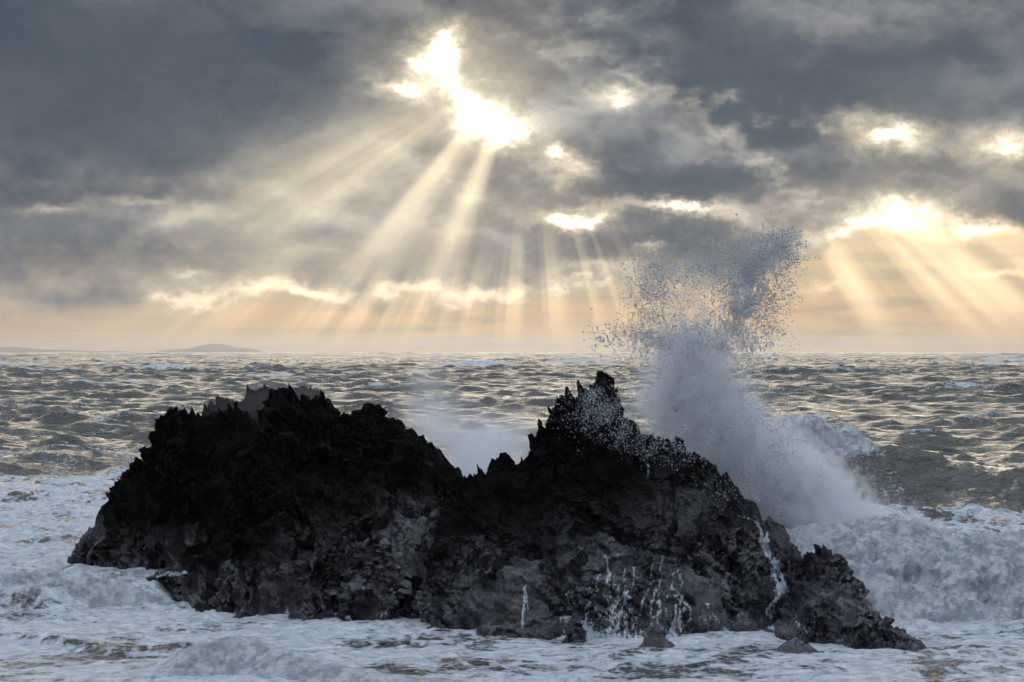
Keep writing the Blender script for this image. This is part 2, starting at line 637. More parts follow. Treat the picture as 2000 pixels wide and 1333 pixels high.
def big_wave(x, y):
    """the dark swell rearing up behind the right-hand rock"""
    yc = 96.0 - 0.45 * (x - 14.5) + 0.8 * np.sin(x * 0.35)
    h = 2.75 * ss(x, 8.5, 12.5) * (1 - 0.52 * ss(x, 15.5, 24)) * (1 - 0.6 * ss(x, 28, 45))
    t = y - yc
    prof = np.where(t > 0, np.exp(-(t / 6.0) ** 2), np.exp(-(np.abs(t) / 2.8) ** 1.8))
    return h * prof, h, t


def left_wave(x, y):
    yc = 52.6 + 0.05 * (x + 12) + 0.25 * np.sin(x * 1.1)
    h = 0.55 * (1 - ss(x, -9.6, -8.8)) * ss(x, -30, -15)
    t = y - yc
    return h * np.where(t > 0, np.exp(-(t / 1.5) ** 2), np.exp(-(np.abs(t) / 0.45) ** 2)), h, t


def film_edge(x):
    """front edge of the wet sand: the last sheet of water thins out at lower left"""
    return 46.4 - 0.35 * (x + 12) + 0.3 * np.sin(x * 0.9)


def build_sea():
    rows = [35.0]
    while rows[-1] < 1600:
        d = rows[-1]
        rows.append(d + (float(np.interp(d, [30, 60, 95, 330, 700, 1600], [0.11, 0.12, 0.42, 0.52, 1.4, 6.5])) if d < 1600 else min(0.0056 * d * (1 + 4 * ss(np.array(d), 1800, 4000)), 500)))
    rows = np.array(rows)
    c0 = np.linspace(-0.31, 0.31, 390)
    ext = 0.34 + (1.15 - 0.34) * np.linspace(0, 1, 24)[1:] ** 1.8
    cols = np.concatenate([-ext[::-1], c0, ext])
    Yg, T = np.meshgrid(rows, np.tan(cols), indexing='ij')
    y = Yg.ravel()
    x = (Yg * T).ravel()
    sp = np.repeat(np.gradient(rows), len(cols))
    ox, oy, z = wave_field(x, y, np.maximum(sp, 0.3))
    flat = 1 - ss(y, 4000, 9000)
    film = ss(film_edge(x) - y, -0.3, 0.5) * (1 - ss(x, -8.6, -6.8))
    near = ss(y, 42, 75)
    z = z * flat * (1 - film) * (0.35 + 0.65 * near)
    crest = z.copy()
    z += np.random.default_rng(2).normal(0, 0.5, len(z)) * ss(y, 800, 1600)
    cap = np.zeros_like(z)
    for c in CAPS:
        w = whitecap(x, y, *c)
        cap = np.maximum(cap, w / c[4])
        z += w * 0.55
    bw, bh, bt = big_wave(x, y)
    z += bw
    lw, lh, lt = left_wave(x, y)
    z += lw
    P0 = np.stack([x, y, np.zeros_like(x)], 1)
    nearm = y < 140
    lump = np.zeros_like(z)
    lump[nearm] = 0.6 * fbm(P0[nearm] * np.array([0.8, 0.7, 1]), 5, 0.6) + 0.5 * ridged(P0[nearm] * np.array([0.7, 1.0, 1]) + 9, 4, 0.55)
    z += lump * (0.07 + 0.11 * ss(y, 44, 58)) * (1 - ss(y, 90, 140)) * (1 - film)
    # step down where the water's edge runs onto the sand
    z -= 0.10 * film
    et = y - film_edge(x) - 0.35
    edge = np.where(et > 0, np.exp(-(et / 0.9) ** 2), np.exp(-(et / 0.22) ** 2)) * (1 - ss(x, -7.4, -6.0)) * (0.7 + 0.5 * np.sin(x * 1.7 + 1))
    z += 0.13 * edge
    # foam cover, with a pale reflection painted on the wet sand
    n = np.zeros_like(z)
    nm = y < 260
    n[nm] = fbm(P0[nm] * np.array([0.06, 0.045, 1]), 4)
    n2 = np.zeros_like(z)
    n2[nm] = fbm(P0[nm] * np.array([0.35, 0.18, 1]) + 40, 4)
    left = 1 - ss(x, -9, 2)
    reach = 62 + 50 * left
    foam = (1 - ss(y + 22 * n, reach - 42, reach + 44)) * 0.92 + 0.20 * n2
    foam = np.where(y > reach + 70, 0, foam)
    front_of_wave = ss(bt, -34, -28) * (1 - ss(bt + 2 * n2, -11, -5)) * ss(x, 5, 9)
    foam = np.maximum(foam, 0.74 * front_of_wave + 0.12 * n2)
    foam = np.where((bt > -5.5) & (bt < 8) & (x > 12.5), np.minimum(foam, 0.26 + 0.2 * n2), foam)
    foam = np.maximum(foam, 0.92 * np.exp(-((bt - 0.2) / 1.1) ** 2) * (1 - ss(x + 3 * n2, 15.5, 19.0)) * ss(x, 7, 10))
    foam = np.maximum(foam, 0.95 * ss(cap, 0.35, 0.8))
    foam = np.maximum(foam, np.where(lh > 0.05, 0.95 * np.exp(-((lt + 0.2) / 0.9) ** 2), 0))
    wc = ss(crest / (1 + 0.8 * ss(y, 220, 650)), 0.56, 0.85) * (y > 100) * 0.40
    foam = np.maximum(foam, wc)
    foam = foam * (1 - film) + film * 0.74  # even pale cover on the sand film paints its sky reflection
    foam = foam - 0.40 * np.exp(-((et + 0.12) / 0.16) ** 2) * (edge > 0.05)  # cover thinned along the step's front to paint its shadow line
    foam = np.clip(foam, 0, 1)
    V = np.stack([x + ox * flat * (1 - film), y + oy * flat * (1 - film), z], 1)
    F = grid_faces(len(rows), len(cols))
    fr = [rows[-1] - 6.0]
    while fr[-1] < 26000:
        fr.append(fr[-1] + max(8.0, 0.007 * (fr[-1] - 3500)))
    fr = np.array(fr)
    fc = np.concatenate([-ext[::-1], np.linspace(-0.31, 0.31, 130), ext])
    Yf, Tf = np.meshgrid(fr, np.tan(fc), indexing='ij')
    r = np.random.default_rng(6)
    sp = np.gradient(fr)[:, None]
    zf = r.normal(0, 1.0, Yf.shape) * np.minimum(0.09 * sp, 1.6)
    zf = (zf + np.roll(zf, 1, 1) + np.roll(zf, -1, 1)) / 1.7
    Vf = np.stack([(Yf * Tf).ravel(), Yf.ravel(), zf.ravel() - 0.2], 1)
    F = np.concatenate([F, grid_faces(len(fr), len(fc)) + len(V)])
    V = np.concatenate([V, Vf])
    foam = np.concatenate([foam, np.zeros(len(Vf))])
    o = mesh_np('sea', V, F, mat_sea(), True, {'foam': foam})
    tag(o, 'grey-green choppy sea with white foam near the rocks', kind='structure')
    return o


sea = build_sea()

# the beach the photographer stands on, running down under the water's edge
bx, by = np.meshgrid(np.linspace(-400, 400, 81), np.concatenate([np.linspace(-300, 0, 16), np.linspace(4, 56, 40)]), indexing='xy')
bz = np.interp(by, [-300, -20, 0, 30, 42, 56], [14, 6.0, 4.9, 0.7, -0.25, -1.6])
Vb = np.stack([bx.ravel(), by.ravel(), bz.ravel()], 1)
Vb[:, 2] += 0.15 * perlin(Vb * np.array([0.08, 0.08, 0])) * (Vb[:, 1] < 20)
beach = mesh_np('beach', Vb, grid_faces(bx.shape[0], bx.shape[1]), mat_plain('wet_sand', (0.16, 0.14, 0.11), 0.45, 0.5, 0.3, 2.0))
tag(beach, 'wet sandy beach at the water\'s edge', kind='structure')
# seabed under the bay so that nothing is hollow
sb = np.array([[-16000, 56, -6], [16000, 56, -6], [16000, 26800, -6], [-16000, 26800, -6]], float)
tag(mesh_np('seabed', sb, np.array([[0, 1, 2, 3]]), mat_plain('seabed_sand', (0.10, 0.09, 0.07), 0.8)), 'dark seabed under the bay', kind='structure')


# ------------------------------------------------------------------ rocks
def ridge_hull(crest, foot, back, b=1.2, bb=1.4, zfoot=-0.8, step=7.0, jag=0.0, seed=0):
    """closed hull under a crest line: crest (px, py, distance), foot (px, distance) of its seaward-to-shore face"""
    crest = np.array(crest, float)
    foot = np.array(foot, float)
    px = np.arange(crest[0, 0], crest[-1, 0] + 0.1, step)
    py = np.interp(px, crest[:, 0], crest[:, 1])
    Y = np.interp(px, crest[:, 0], crest[:, 2])
    if jag:
        q = np.stack([px / 16.0 + seed, np.full_like(px, 3.3 + seed), np.zeros_like(px)], 1)
        py = py - jag * (np.abs(perlin(q)) * 1.6 + 0.6 * perlin(q * 2.7) - 0.45)
    Yf = np.minimum(np.interp(px, foot[:, 0], foot[:, 1]), Y - 0.3)
    ns = 13
    rings = []
    for i in range(len(px)):
        Zc = HC - (py[i] - HY) / FPX * Y[i]
        Zc = max(Zc, zfoot + 0.15)
        u = (px[i] - 1000) / FPX
        ring = []
        for s in np.linspace(1, 0, ns):
            yy = Y[i] - (Y[i] - Yf[i]) * s
            ring.append((u * yy, yy, Zc - (Zc - zfoot) * s ** b))
        for s in np.linspace(0, 1, ns)[1:]:
            yy = Y[i] + back * s
            ring.append((u * Y[i], yy, Zc - (Zc - zfoot) * s ** bb))
        rings.append(ring)
    n = len(rings[0])
    V = [v for r in rings for v in r]
    F = []
    for i in range(len(rings) - 1):
        for j in range(n):
            k = (j + 1) % n
            F.append((i * n + j, i * n + k, (i + 1) * n + k, (i + 1) * n + j))
    F.append(tuple(range(n)))
    F.append(tuple(reversed(range((len(rings) - 1) * n, len(rings) * n))))
    return V, F


def make_rock(name, hulls, mat, voxel, strata, amp=1.0, seed=0.0, runs_glints=None, teeth=1.0, wets=None, lines=None):
    V, F = [], []
    for v, f in hulls:
        o = len(V)
        V += v
        F += [tuple(i + o for i in q) for q in f]
    me = bpy.data.meshes.new(name + '_base')
    me.from_pydata(V, [], F)
    ob = bpy.data.objects.new(name + '_base', me)
    COL.objects.link(ob)
    md = ob.modifiers.new('remesh', 'REMESH')
    md.mode = 'VOXEL'
    md.voxel_size = voxel
    md.adaptivity = 0
    dg = bpy.context.evaluated_depsgraph_get()
    ev = ob.evaluated_get(dg)
    m2 = ev.to_mesh()
    nv = len(m2.vertices)
    P = np.empty(nv * 3, np.float32)
    m2.vertices.foreach_get('co', P)
    P = P.reshape(-1, 3).astype(float)
    nl = len(m2.loops)
    L = np.empty(nl, np.int32)
    m2.loops.foreach_get('vertex_index', L)
    ls = np.empty(len(m2.polygons), np.int32)
    m2.polygons.foreach_get('loop_start', ls)
    lt = np.empty(len(m2.polygons), np.int32)
    m2.polygons.foreach_get('loop_total', lt)
    q = lt == 4
    Fq = L[ls[q][:, None] + np.arange(4)]
    ev.to_mesh_clear()
    bpy.data.objects.remove(ob)
    bpy.data.meshes.remove(me)
    # rotate into the strata frame: a along the beds, c across them
    a, b, c = strata
    hv = np.array(V)
    hpx = 1000 + FPX * hv[:, 0] / hv[:, 1]
    hpy = HY + FPX * (HC - hv[:, 2]) / hv[:, 1]
    bins = np.arange(hpx.min() - 20, hpx.max() + 20, 6.0)
    top = np.full(len(bins), 2000.0)
    np.minimum.at(top, np.clip(((hpx - bins[0]) / 6).astype(int), 0, len(bins) - 1), hpy)
    top = np.minimum(np.minimum(top, np.roll(top, 1)), np.roll(top, -1))
    drop = HY + FPX * (HC - P[:, 2]) / P[:, 1] - np.interp(1000 + FPX * P[:, 0] / P[:, 1], bins, top)   # how far below its own crest line
    for it in range(3):
        N = normals(P, Fq)
        S = np.stack([P @ a, P @ b, P @ c], 1) + seed
        if it == 0:
            # big ribs and ledges along the beds
            wv = fbm(S * 0.45, 3)
            t = S[:, 1] * 0.62 + 0.8 * wv
            saw = t - np.floor(t)
            d = 0.42 * amp * (saw ** 1.8 - 0.36) + 0.34 * amp * ridged(S * np.array([0.28, 0.75, 0.8]), 3, 0.5)
            w1, w2, cid = worley(S * np.array([0.4, 0.8, 0.7]) + 0.5 * wv[:, None])
            d = (d + 0.30 * amp * (cid - 0.5)) * (0.20 + 0.80 * ss(drop, 10, 90))
        elif it == 1:
            wv = fbm(S * 1.3 + 7, 3)
            t = S[:, 1] * 2.3 + 0.9 * wv
            saw = t - np.floor(t)
            w1, w2, cid = worley(S * np.array([0.9, 2.6, 2.0]) + 0.4 * wv[:, None])
            patch = 0.18 + 1.05 * ss(fbm(P * 0.5 + 21, 2), -0.28, 0.35)
            d = amp * patch * (0.17 * (saw ** 1.5 - 0.4) + 0.05 * (cid - 0.5) + 0.16 * ridged(S * np.array([0.6, 2.6, 2.0]), 4, 0.56))
        else:
            w1, w2, cid = worley(S * np.array([3.0, 6.5, 5.5]))
            d = amp * (0.25 + 0.75 * patch) * (0.030 * (cid - 0.5) + 0.060 * ridged(S * np.array([2.2, 6.5, 5.5]), 3, 0.65))
        P = P + N * d[:, None]
        if it == 1:
            # teeth standing up along the crest
            q = np.stack([P[:, 0] * 1.55 + P[:, 2] * 0.4, P[:, 1] * 0.7, P[:, 2] * 0.3], 1) + seed
            tooth = np.maximum(ridged(q, 3, 0.62) + 0.15, 0) ** 1.4
            k = (1 - ss(drop, 14, 60)) * teeth * ss(P[:, 2], 0.3, 2.0) * (0.3 + 1.2 * ss(fbm(q * 0.3, 2), -0.3, 0.5))
            P[:, 2] += (0.34 * tooth - 0.07) * k
            P[:, 0] -= 0.10 * tooth * k
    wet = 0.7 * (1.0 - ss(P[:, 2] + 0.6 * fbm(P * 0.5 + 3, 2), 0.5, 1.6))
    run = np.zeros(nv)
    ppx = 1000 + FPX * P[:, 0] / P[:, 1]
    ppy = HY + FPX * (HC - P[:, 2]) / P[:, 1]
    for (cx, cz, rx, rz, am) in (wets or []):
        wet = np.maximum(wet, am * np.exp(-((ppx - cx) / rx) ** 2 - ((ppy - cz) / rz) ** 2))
    for (cx, cz, rx, rz, am) in (runs_glints or []):
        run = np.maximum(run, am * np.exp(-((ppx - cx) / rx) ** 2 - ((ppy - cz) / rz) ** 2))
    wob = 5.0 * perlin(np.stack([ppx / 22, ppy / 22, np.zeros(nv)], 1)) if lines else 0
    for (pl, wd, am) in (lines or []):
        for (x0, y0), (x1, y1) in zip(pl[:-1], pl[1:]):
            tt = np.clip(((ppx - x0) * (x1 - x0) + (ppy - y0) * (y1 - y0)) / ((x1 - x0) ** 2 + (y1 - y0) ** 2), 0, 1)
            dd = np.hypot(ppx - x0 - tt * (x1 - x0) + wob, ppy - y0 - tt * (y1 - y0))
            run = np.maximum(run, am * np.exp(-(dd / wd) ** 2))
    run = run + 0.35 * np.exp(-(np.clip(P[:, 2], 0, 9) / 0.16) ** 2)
    return mesh_np(name, P, Fq, mat, False, {'wet': wet, 'run': np.clip(run, 0, 1)})


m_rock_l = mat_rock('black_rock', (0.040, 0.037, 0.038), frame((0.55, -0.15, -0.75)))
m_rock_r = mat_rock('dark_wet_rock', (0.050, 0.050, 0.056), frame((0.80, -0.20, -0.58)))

LA = ridge_hull([(122, 1100, 64), (150, 1065, 63.5), (172, 1036, 63.5), (200, 998, 63), (236, 945, 62.5), (262, 912, 62), (288, 880, 62), (300, 850, 62), (318, 822, 61.5),
                 (333, 797, 61.5), (344, 808, 61.5), (356, 799, 61), (372, 806, 61), (390, 812, 61), (410, 815, 61), (425, 808, 61), (445, 818, 60.5), (458, 808, 60.5),
                 (480, 815, 60), (520, 830, 60), (560, 840, 59.5)],
                [(122, 63.2), (170, 62.7), (215, 61.7), (300, 60.8), (400, 58), (560, 55)], 4.0, b=1.15, jag=7, seed=1)
LB = ridge_hull([(298, 1195, 53), (304, 1140, 53.5), (322, 1124, 54), (345, 1130, 54), (378, 1100, 54.5), (420, 1040, 55), (455, 960, 55.5), (490, 890, 56), (515, 830, 56.5),
                 (524, 790, 56.5), (531, 766, 56.5), (544, 757, 56.5), (556, 764, 56.5), (575, 774, 56.5), (598, 790, 56.5), (620, 784, 56.5), (640, 790, 56.5), (652, 806, 56.5),
                 (690, 816, 56.5), (696, 802, 56.5), (706, 811, 56.5), (722, 800, 56.5), (738, 797, 56.5), (752, 816, 56.5), (764, 827, 56.3), (771, 817, 56.2), (790, 840, 56),
                 (804, 838, 56), (826, 858, 56), (842, 866, 56.6), (860, 880, 56.8), (876, 900, 56.8), (892, 916, 56.8), (906, 934, 56.6), (915, 962, 56.4), (930, 1030, 56), (945, 1100, 55.5)],
                [(298, 52.6), (380, 51.2), (460, 50.2), (560, 49.6), (650, 49.2), (730, 49.4), (800, 50.0), (860, 51.2), (945, 52.4)], 4.5, b=1.25, jag=7, seed=4)
LC = ridge_hull([(400, 1190, 51.5), (430, 1150, 51.8), (500, 1090, 52), (560, 1070, 52.2), (640, 1030, 52.4), (700, 990, 52.6), (760, 985, 52.6), (830, 1005, 52.4), (870, 1060, 52), (880, 1150, 51.5)],
                [(400, 50.8), (560, 49.4), (700, 49.0), (800, 49.4), (880, 50.6)], 2.5, b=1.2, seed=7)
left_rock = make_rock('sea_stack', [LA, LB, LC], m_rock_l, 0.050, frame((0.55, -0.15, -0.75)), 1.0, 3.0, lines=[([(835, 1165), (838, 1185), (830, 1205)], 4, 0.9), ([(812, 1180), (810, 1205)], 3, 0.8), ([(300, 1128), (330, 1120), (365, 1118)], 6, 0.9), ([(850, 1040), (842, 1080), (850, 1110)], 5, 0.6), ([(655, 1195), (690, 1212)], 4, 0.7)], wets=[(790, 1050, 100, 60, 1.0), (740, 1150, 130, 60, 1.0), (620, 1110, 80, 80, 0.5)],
                      runs_glints=[(650, 1190, 25, 14, 0.5), (815, 1060, 45, 50, 0.42), (770, 1040, 60, 25, 0.36), (740, 1160, 80, 30, 0.30), (830, 1180, 8, 30, 0.6), (340, 1122, 30, 9, 0.9), (560, 1200, 5, 14, 0.7), (750, 1200, 20, 10, 0.6)])  # the weak broad spots paint glints on the wet face
tag(left_rock, 'broad black jagged sea stack on the left, tallest with a wide dark face', 'rock', 'sea stacks standing in the surf')

BA = ridge_hull([(392, 806, 67), (420, 795, 67), (452, 782, 67), (474, 776, 67), (480, 760, 67), (492, 764, 67), (510, 750, 67), (530, 756, 67), (548, 770, 67), (570, 800, 67), (590, 840, 67)],
                [(392, 65.5), (590, 64.5)], 3.0, b=1.1, jag=5, seed=12)
back_rock = make_rock('rock_crag', [BA], m_rock_l, 0.06, frame((0.2, 0.1, -0.95)), 0.8, 8.0)
tag(back_rock, 'ribbed grey crag peeping up behind the broad left sea stack', 'rock')
BB = ridge_hull([(548, 800, 71), (556, 764, 71), (572, 754, 71), (590, 752, 71), (610, 758, 71), (628, 766, 71), (640, 782, 71), (650, 800, 71), (660, 850, 71)],
                [(548, 69.5), (660, 69)], 3.0, b=1.3, seed=15)
dome_rock = make_rock('rock_crag', [BB], m_rock_l, 0.07, frame((0.4, 0.1, -0.8)), 0.6, 5.0)
tag(dome_rock, 'rounded hazy rock dome farthest back behind the left sea stack', 'rock')

RA = ridge_hull([(852, 1150, 51.0), (857, 1015, 51.4), (880, 985, 51.8), (905, 955, 52.1), (925, 935, 52.5), (950, 926, 52.5), (972, 908, 52.5), (985, 898, 52.5), (998, 915, 52.5), (1024, 904, 52.5), (1038, 908, 52.5),
                 (1044, 850, 52.8), (1060, 834, 52.8), (1074, 846, 52.8), (1082, 850, 53), (1083, 790, 53), (1100, 764, 53), (1110, 772, 53), (1126, 770, 53), (1140, 754, 53), (1160, 750, 53),
                 (1176, 741, 53), (1191, 741, 53), (1200, 775, 53), (1215, 815, 53), (1235, 830, 53), (1265, 860, 53), (1320, 862, 52.8), (1345, 880, 52.5), (1375, 902, 52.2), (1395, 930, 52),
                 (1430, 945, 51.5), (1452, 965, 51), (1480, 985, 50.5), (1484, 1010, 50.2), (1495, 1020, 50), (1512, 1019, 49.6), (1530, 1040, 49.4), (1555, 1072, 49), (1572, 1084, 48.6),
                 (1590, 1075, 48), (1630, 1090, 47.5), (1660, 1124, 47), (1690, 1165, 46.4), (1720, 1200, 45.8), (1770, 1240, 45), (1825, 1276, 44.2), (1834, 1290, 44.1)],
                [(852, 49.0), (900, 48.2), (960, 47.8), (1100, 47.6), (1240, 46.6), (1340, 46.6), (1420, 47.4), (1520, 47.3), (1560, 45.6), (1690, 44.6), (1780, 43.7), (1834, 43.5)], 3.5, b=1.12, bb=1.5, jag=6, seed=21)
RB = ridge_hull([(832, 1225, 49.6), (836, 1140, 49.8), (860, 1104, 50), (900, 1095, 50), (950, 1084, 50), (1000, 1080, 50), (1055, 1098, 49.6), (1078, 1150, 49), (1102, 1245, 48)],
                [(832, 49.0), (900, 47.8), (960, 46.8), (1100, 46.2)], 2.0, b=1.7, seed=25)
RC = ridge_hull([(1066, 1235, 49), (1076, 1130, 49.2), (1110, 1070, 49.6), (1150, 1045, 49.8), (1200, 1035, 50), (1260, 1060, 49.8), (1300, 1088, 49.4), (1350, 1130, 49), (1420, 1198, 48), (1452, 1238, 47.6)],
                [(1066, 48.2), (1140, 46.4), (1200, 45.8), (1330, 45.6), (1452, 47.0)], 2.0, b=1.35, seed=28)
RD = ridge_hull([(1428, 1245, 47.8), (1440, 1180, 48), (1460, 1165, 48), (1490, 1190, 47.9), (1514, 1240, 47.6)], [(1428, 47), (1514, 46.9)], 1.2, b=1.4, seed=31)
RE = ridge_hull([(1515, 1245, 47), (1540, 1185, 47.3), (1575, 1130, 47.6), (1610, 1110, 47.6), (1650, 1150, 46.8), (1690, 1200, 46), (1740, 1250, 45.2)],
                [(1515, 46), (1600, 45.2), (1740, 44.4)], 1.5, b=1.3, seed=33)
_r = np.random.default_rng(77)
LINES_R = []
for _k in range(30):
    _x, _y = _r.uniform(1150, 1360), _r.uniform(1085, 1200)
    _p = [(_x, _y)]
    while _p[-1][1] < 1265 and len(_p) < 7:
        _p.append((_p[-1][0] + _r.normal(-3, 9), _p[-1][1] + _r.uniform(12, 30)))
    LINES_R.append((_p, _r.uniform(2.2, 3.6), _r.uniform(0.65, 0.95)))
LINES_R += [([(1478, 1020), (1490, 1045), (1483, 1060), (1500, 1085), (1512, 1105), (1515, 1135), (1530, 1150)], 5, 1.0), ([(1500, 1042), (1494, 1062), (1512, 1090), (1526, 1120), (1532, 1150)], 5, 0.95),
           ([(1530, 1150), (1520, 1165), (1500, 1190), (1505, 1240)], 7, 1.0), ([(1265, 880), (1267, 930)], 3, 0.9), ([(1024, 1145), (1026, 1175), (1018, 1225)], 4, 0.9), ([(1028, 1160), (1034, 1200)], 3, 0.8),
           ([(1100, 1190), (1110, 1215), (1140, 1235), (1180, 1245), (1210, 1250)], 9, 1.0), ([(1108, 1140), (1110, 1190)], 3, 0.8), ([(1180, 1085), (1190, 1120), (1178, 1160), (1200, 1200), (1190, 1245)], 5, 0.85),
           ([(1240, 1110), (1235, 1150), (1215, 1190), (1200, 1240)], 5, 0.85), ([(1275, 1100), (1270, 1140), (1255, 1180), (1235, 1230)], 5, 0.8), ([(1290, 1170), (1320, 1165), (1345, 1185), (1355, 1230)], 5, 0.85),
           ([(1290, 1175), (1280, 1210), (1290, 1260)], 4, 0.85), ([(1320, 1180), (1325, 1220), (1335, 1255)], 4, 0.85), ([(1380, 1180), (1400, 1210), (1420, 1235)], 6, 0.8), ([(1325, 1115), (1330, 1150)], 4, 0.8),
           ([(1560, 1190), (1555, 1215), (1575, 1235)], 3, 0.8), ([(1440, 1005), (1470, 1018)], 5, 0.8), ([(1690, 1215), (1720, 1250)], 4, 0.6), ([(1400, 940), (1385, 925), (1340, 895)], 8, 0.5)]
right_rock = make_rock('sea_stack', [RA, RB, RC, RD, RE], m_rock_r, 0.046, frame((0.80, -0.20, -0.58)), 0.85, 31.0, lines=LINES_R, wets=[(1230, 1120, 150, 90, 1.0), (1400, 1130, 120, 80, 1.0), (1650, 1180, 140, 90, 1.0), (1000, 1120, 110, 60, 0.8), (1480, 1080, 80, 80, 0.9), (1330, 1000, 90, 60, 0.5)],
                       runs_glints=[(1235, 1150, 95, 80, 0.40), (1400, 1150, 90, 60, 0.30), (1000, 1120, 80, 40, 0.28), (1640, 1170, 90, 60, 0.26), (1290, 1225, 60, 40, 0.58), (1250, 1120, 30, 50, 0.42), (1495, 1060, 14, 22, 0.9), (1512, 1110, 13, 30, 1.0), (1525, 1150, 20, 16, 1.0),  # weak broad spots: lacy water, and glints painted on the wet faces
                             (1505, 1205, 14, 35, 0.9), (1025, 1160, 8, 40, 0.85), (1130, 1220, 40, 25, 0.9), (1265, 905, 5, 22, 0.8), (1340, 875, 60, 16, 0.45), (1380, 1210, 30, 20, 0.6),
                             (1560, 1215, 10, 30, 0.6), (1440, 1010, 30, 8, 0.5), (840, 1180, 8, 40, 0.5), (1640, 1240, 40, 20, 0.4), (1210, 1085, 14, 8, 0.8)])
tag(right_rock, 'dark wet sea stack on the right with a crooked spire and long slope', 'rock', 'sea stacks standing in the surf')

for (bpx, bpy_, w, h, Y, lab) in [(1125, 1228, 34, 34, 46.4, 'small wet boulder in the white notch left of the running water'),
                                  (1288, 1272, 96, 54, 45.4, 'upright wedge-shaped boulder under the lacy falling water'),
                                  (1560, 1270, 100, 24, 44.6, 'low rock awash below the right rock\'s shoulder')]:
    hw = w / 2
    hl = ridge_hull([(bpx - hw, bpy_ + 4, Y), (bpx - hw * .55, bpy_ - h * .55, Y), (bpx - hw * .1, bpy_ - h, Y), (bpx + hw * .5, bpy_ - h * .5, Y), (bpx + hw, bpy_ + 4, Y)],
                    [(bpx - hw, Y - .5), (bpx + hw, Y - .5)], 0.6, b=1.6, step=3, zfoot=-0.4)
    tag(make_rock('boulder', [hl], m_rock_r, 0.035, frame((0.8, -0.2, -0.58)), 0.45, bpx * 0.1, teeth=0.0), lab, 'boulder', 'boulders at the foot of the right rock')


# ------------------------------------------------------------------ broken waves of white water
def whitewater(name, path, back, front, mat, res=0.045, puff=0.30, seed=0.0, lab='', cat='wave', group=None, fs=1.0):
    """path: (x, y, height, foot height); a rolling ridge with billowing surface"""
    path = np.array(path, float)
    L = np.concatenate([[0], np.cumsum(np.hypot(np.diff(path[:, 0]), np.diff(path[:, 1])))])
    ns = int(L[-1] / res)
    s = np.linspace(0, L[-1], ns)
    cx, cyy, h = (np.interp(s, L, path[:, i]) for i in range(3))
    k = np.ones(9) / 9
    h = np.convolve(np.pad(h, 4, mode='edge'), k, 'valid')
    nt = int((back + front + h.max() * 1.5) / res)
    t = np.linspace(0, 1, nt)
    # cross profile: long back, round top, steep front
    prof_y = np.interp(t, [0, 0.35, 0.55, 0.68, 0.80, 0.92, 1.0], [back, back * 0.42, 0.12 * back, -0.12 * front, -0.45 * front, -0.72 * front, -front])
    prof_z = np.interp(t, [0, 0.20, 0.40, 0.55, 0.64, 0.72, 0.84, 0.94, 1.0], [-0.25, 0.10, 0.62, 0.93, 1.0, 0.93, 0.55, 0.15, -0.25])
    Yv = cyy[:, None] + prof_y[None, :]
    Xv = np.repeat(cx[:, None], nt, 1)
    Zv = np.where(prof_z[None, :] > 0, h[:, None] * prof_z[None, :], prof_z[None, :])
    V = np.stack([Xv.ravel(), Yv.ravel(), Zv.ravel()], 1)
    F = grid_faces(ns, nt)[:, ::-1]
    hh = np.repeat(h, nt)
    sc = np.clip(hh / 1.2, 0.25, 1.3)
    for f, a in ((1.0, 1.0), (2.3, 0.5), (5.0, 0.27), (11.0, 0.12)):
        N = normals(V, F)
        N[N[:, 2] < -0.2] *= -1
        f = f * fs
        q = V * f + seed + 0.35 * fbm(V * f * 0.8 + 5, 2)[:, None]
        w1, w2, cid = worley(q)
        V = V + N * (puff * a * sc * (0.62 - w1))[:, None]
        V[:, 2] += 0.3 * puff * a * sc * perlin(q * 1.3)
    o = mesh_np(name, V, F, mat, True)
    return tag(o, lab, cat, group)


m_white = mat_foam()
G = 'broken waves of white water'
whitewater('breaking_wave', [(5.6, 54.8, 0.7), (6.6, 54.2, 1.4), (7.8, 53.6, 1.85), (9.0, 53.2, 2.05), (10.0, 53.0, 2.1), (11.2, 52.9, 1.85), (12.6, 52.8, 1.7), (14.5, 52.8, 1.6), (18, 53.2, 1.4), (24, 54, 1.0)],
           6.0, 3.6, m_white, 0.06, 0.36, 2.0, 'tall wall of churning white water rolling in right of the rocks', group=G)
whitewater('breaking_wave', [(9.6, 97.2, 1.0), (11.0, 96.4, 2.4), (12.4, 95.8, 3.3), (13.6, 95.2, 3.6), (14.8, 94.7, 3.5), (16.0, 94.3, 3.0), (17.2, 94.2, 2.2), (18.2, 94.0, 1.4), (19.0, 93.9, 0.4), (19.6, 93.8, -0.4)],
           2.0, 2.0, m_white, 0.08, 0.46, 12.0, 'white curling crest on the dark swell behind the right rock', group=G)
whitewater('breaking_wave', [(-26, 54, 0.6), (-18, 53.2, 0.72), (-14, 52.8, 0.85), (-12.5, 52.7, 0.9), (-11, 52.6, 0.8), (-9.9, 52.6, 0.5), (-9.3, 52.7, 0.25), (-8.8, 52.8, -0.15)],
           2.2, 0.5, m_white, 0.04, 0.22, 22.0, 'low white breaker running in against the left rock\'s foot', group=G, fs=1.6)
whitewater('breaking_wave', [(-7.4, 41.8, 0.12), (-6.9, 42.2, 0.42), (-6.2, 42.6, 0.60), (-5.4, 42.3, 0.52), (-4.4, 41.4, 0.42), (-3.4, 40.6, 0.28), (-2.4, 40.0, 0.2), (-1.0, 39.5, 0.10)],
           1.4, 1.1, m_white, 0.034, 0.26, 32.0, 'small foaming wave in the foreground, left of centre', group=G, fs=2.2)

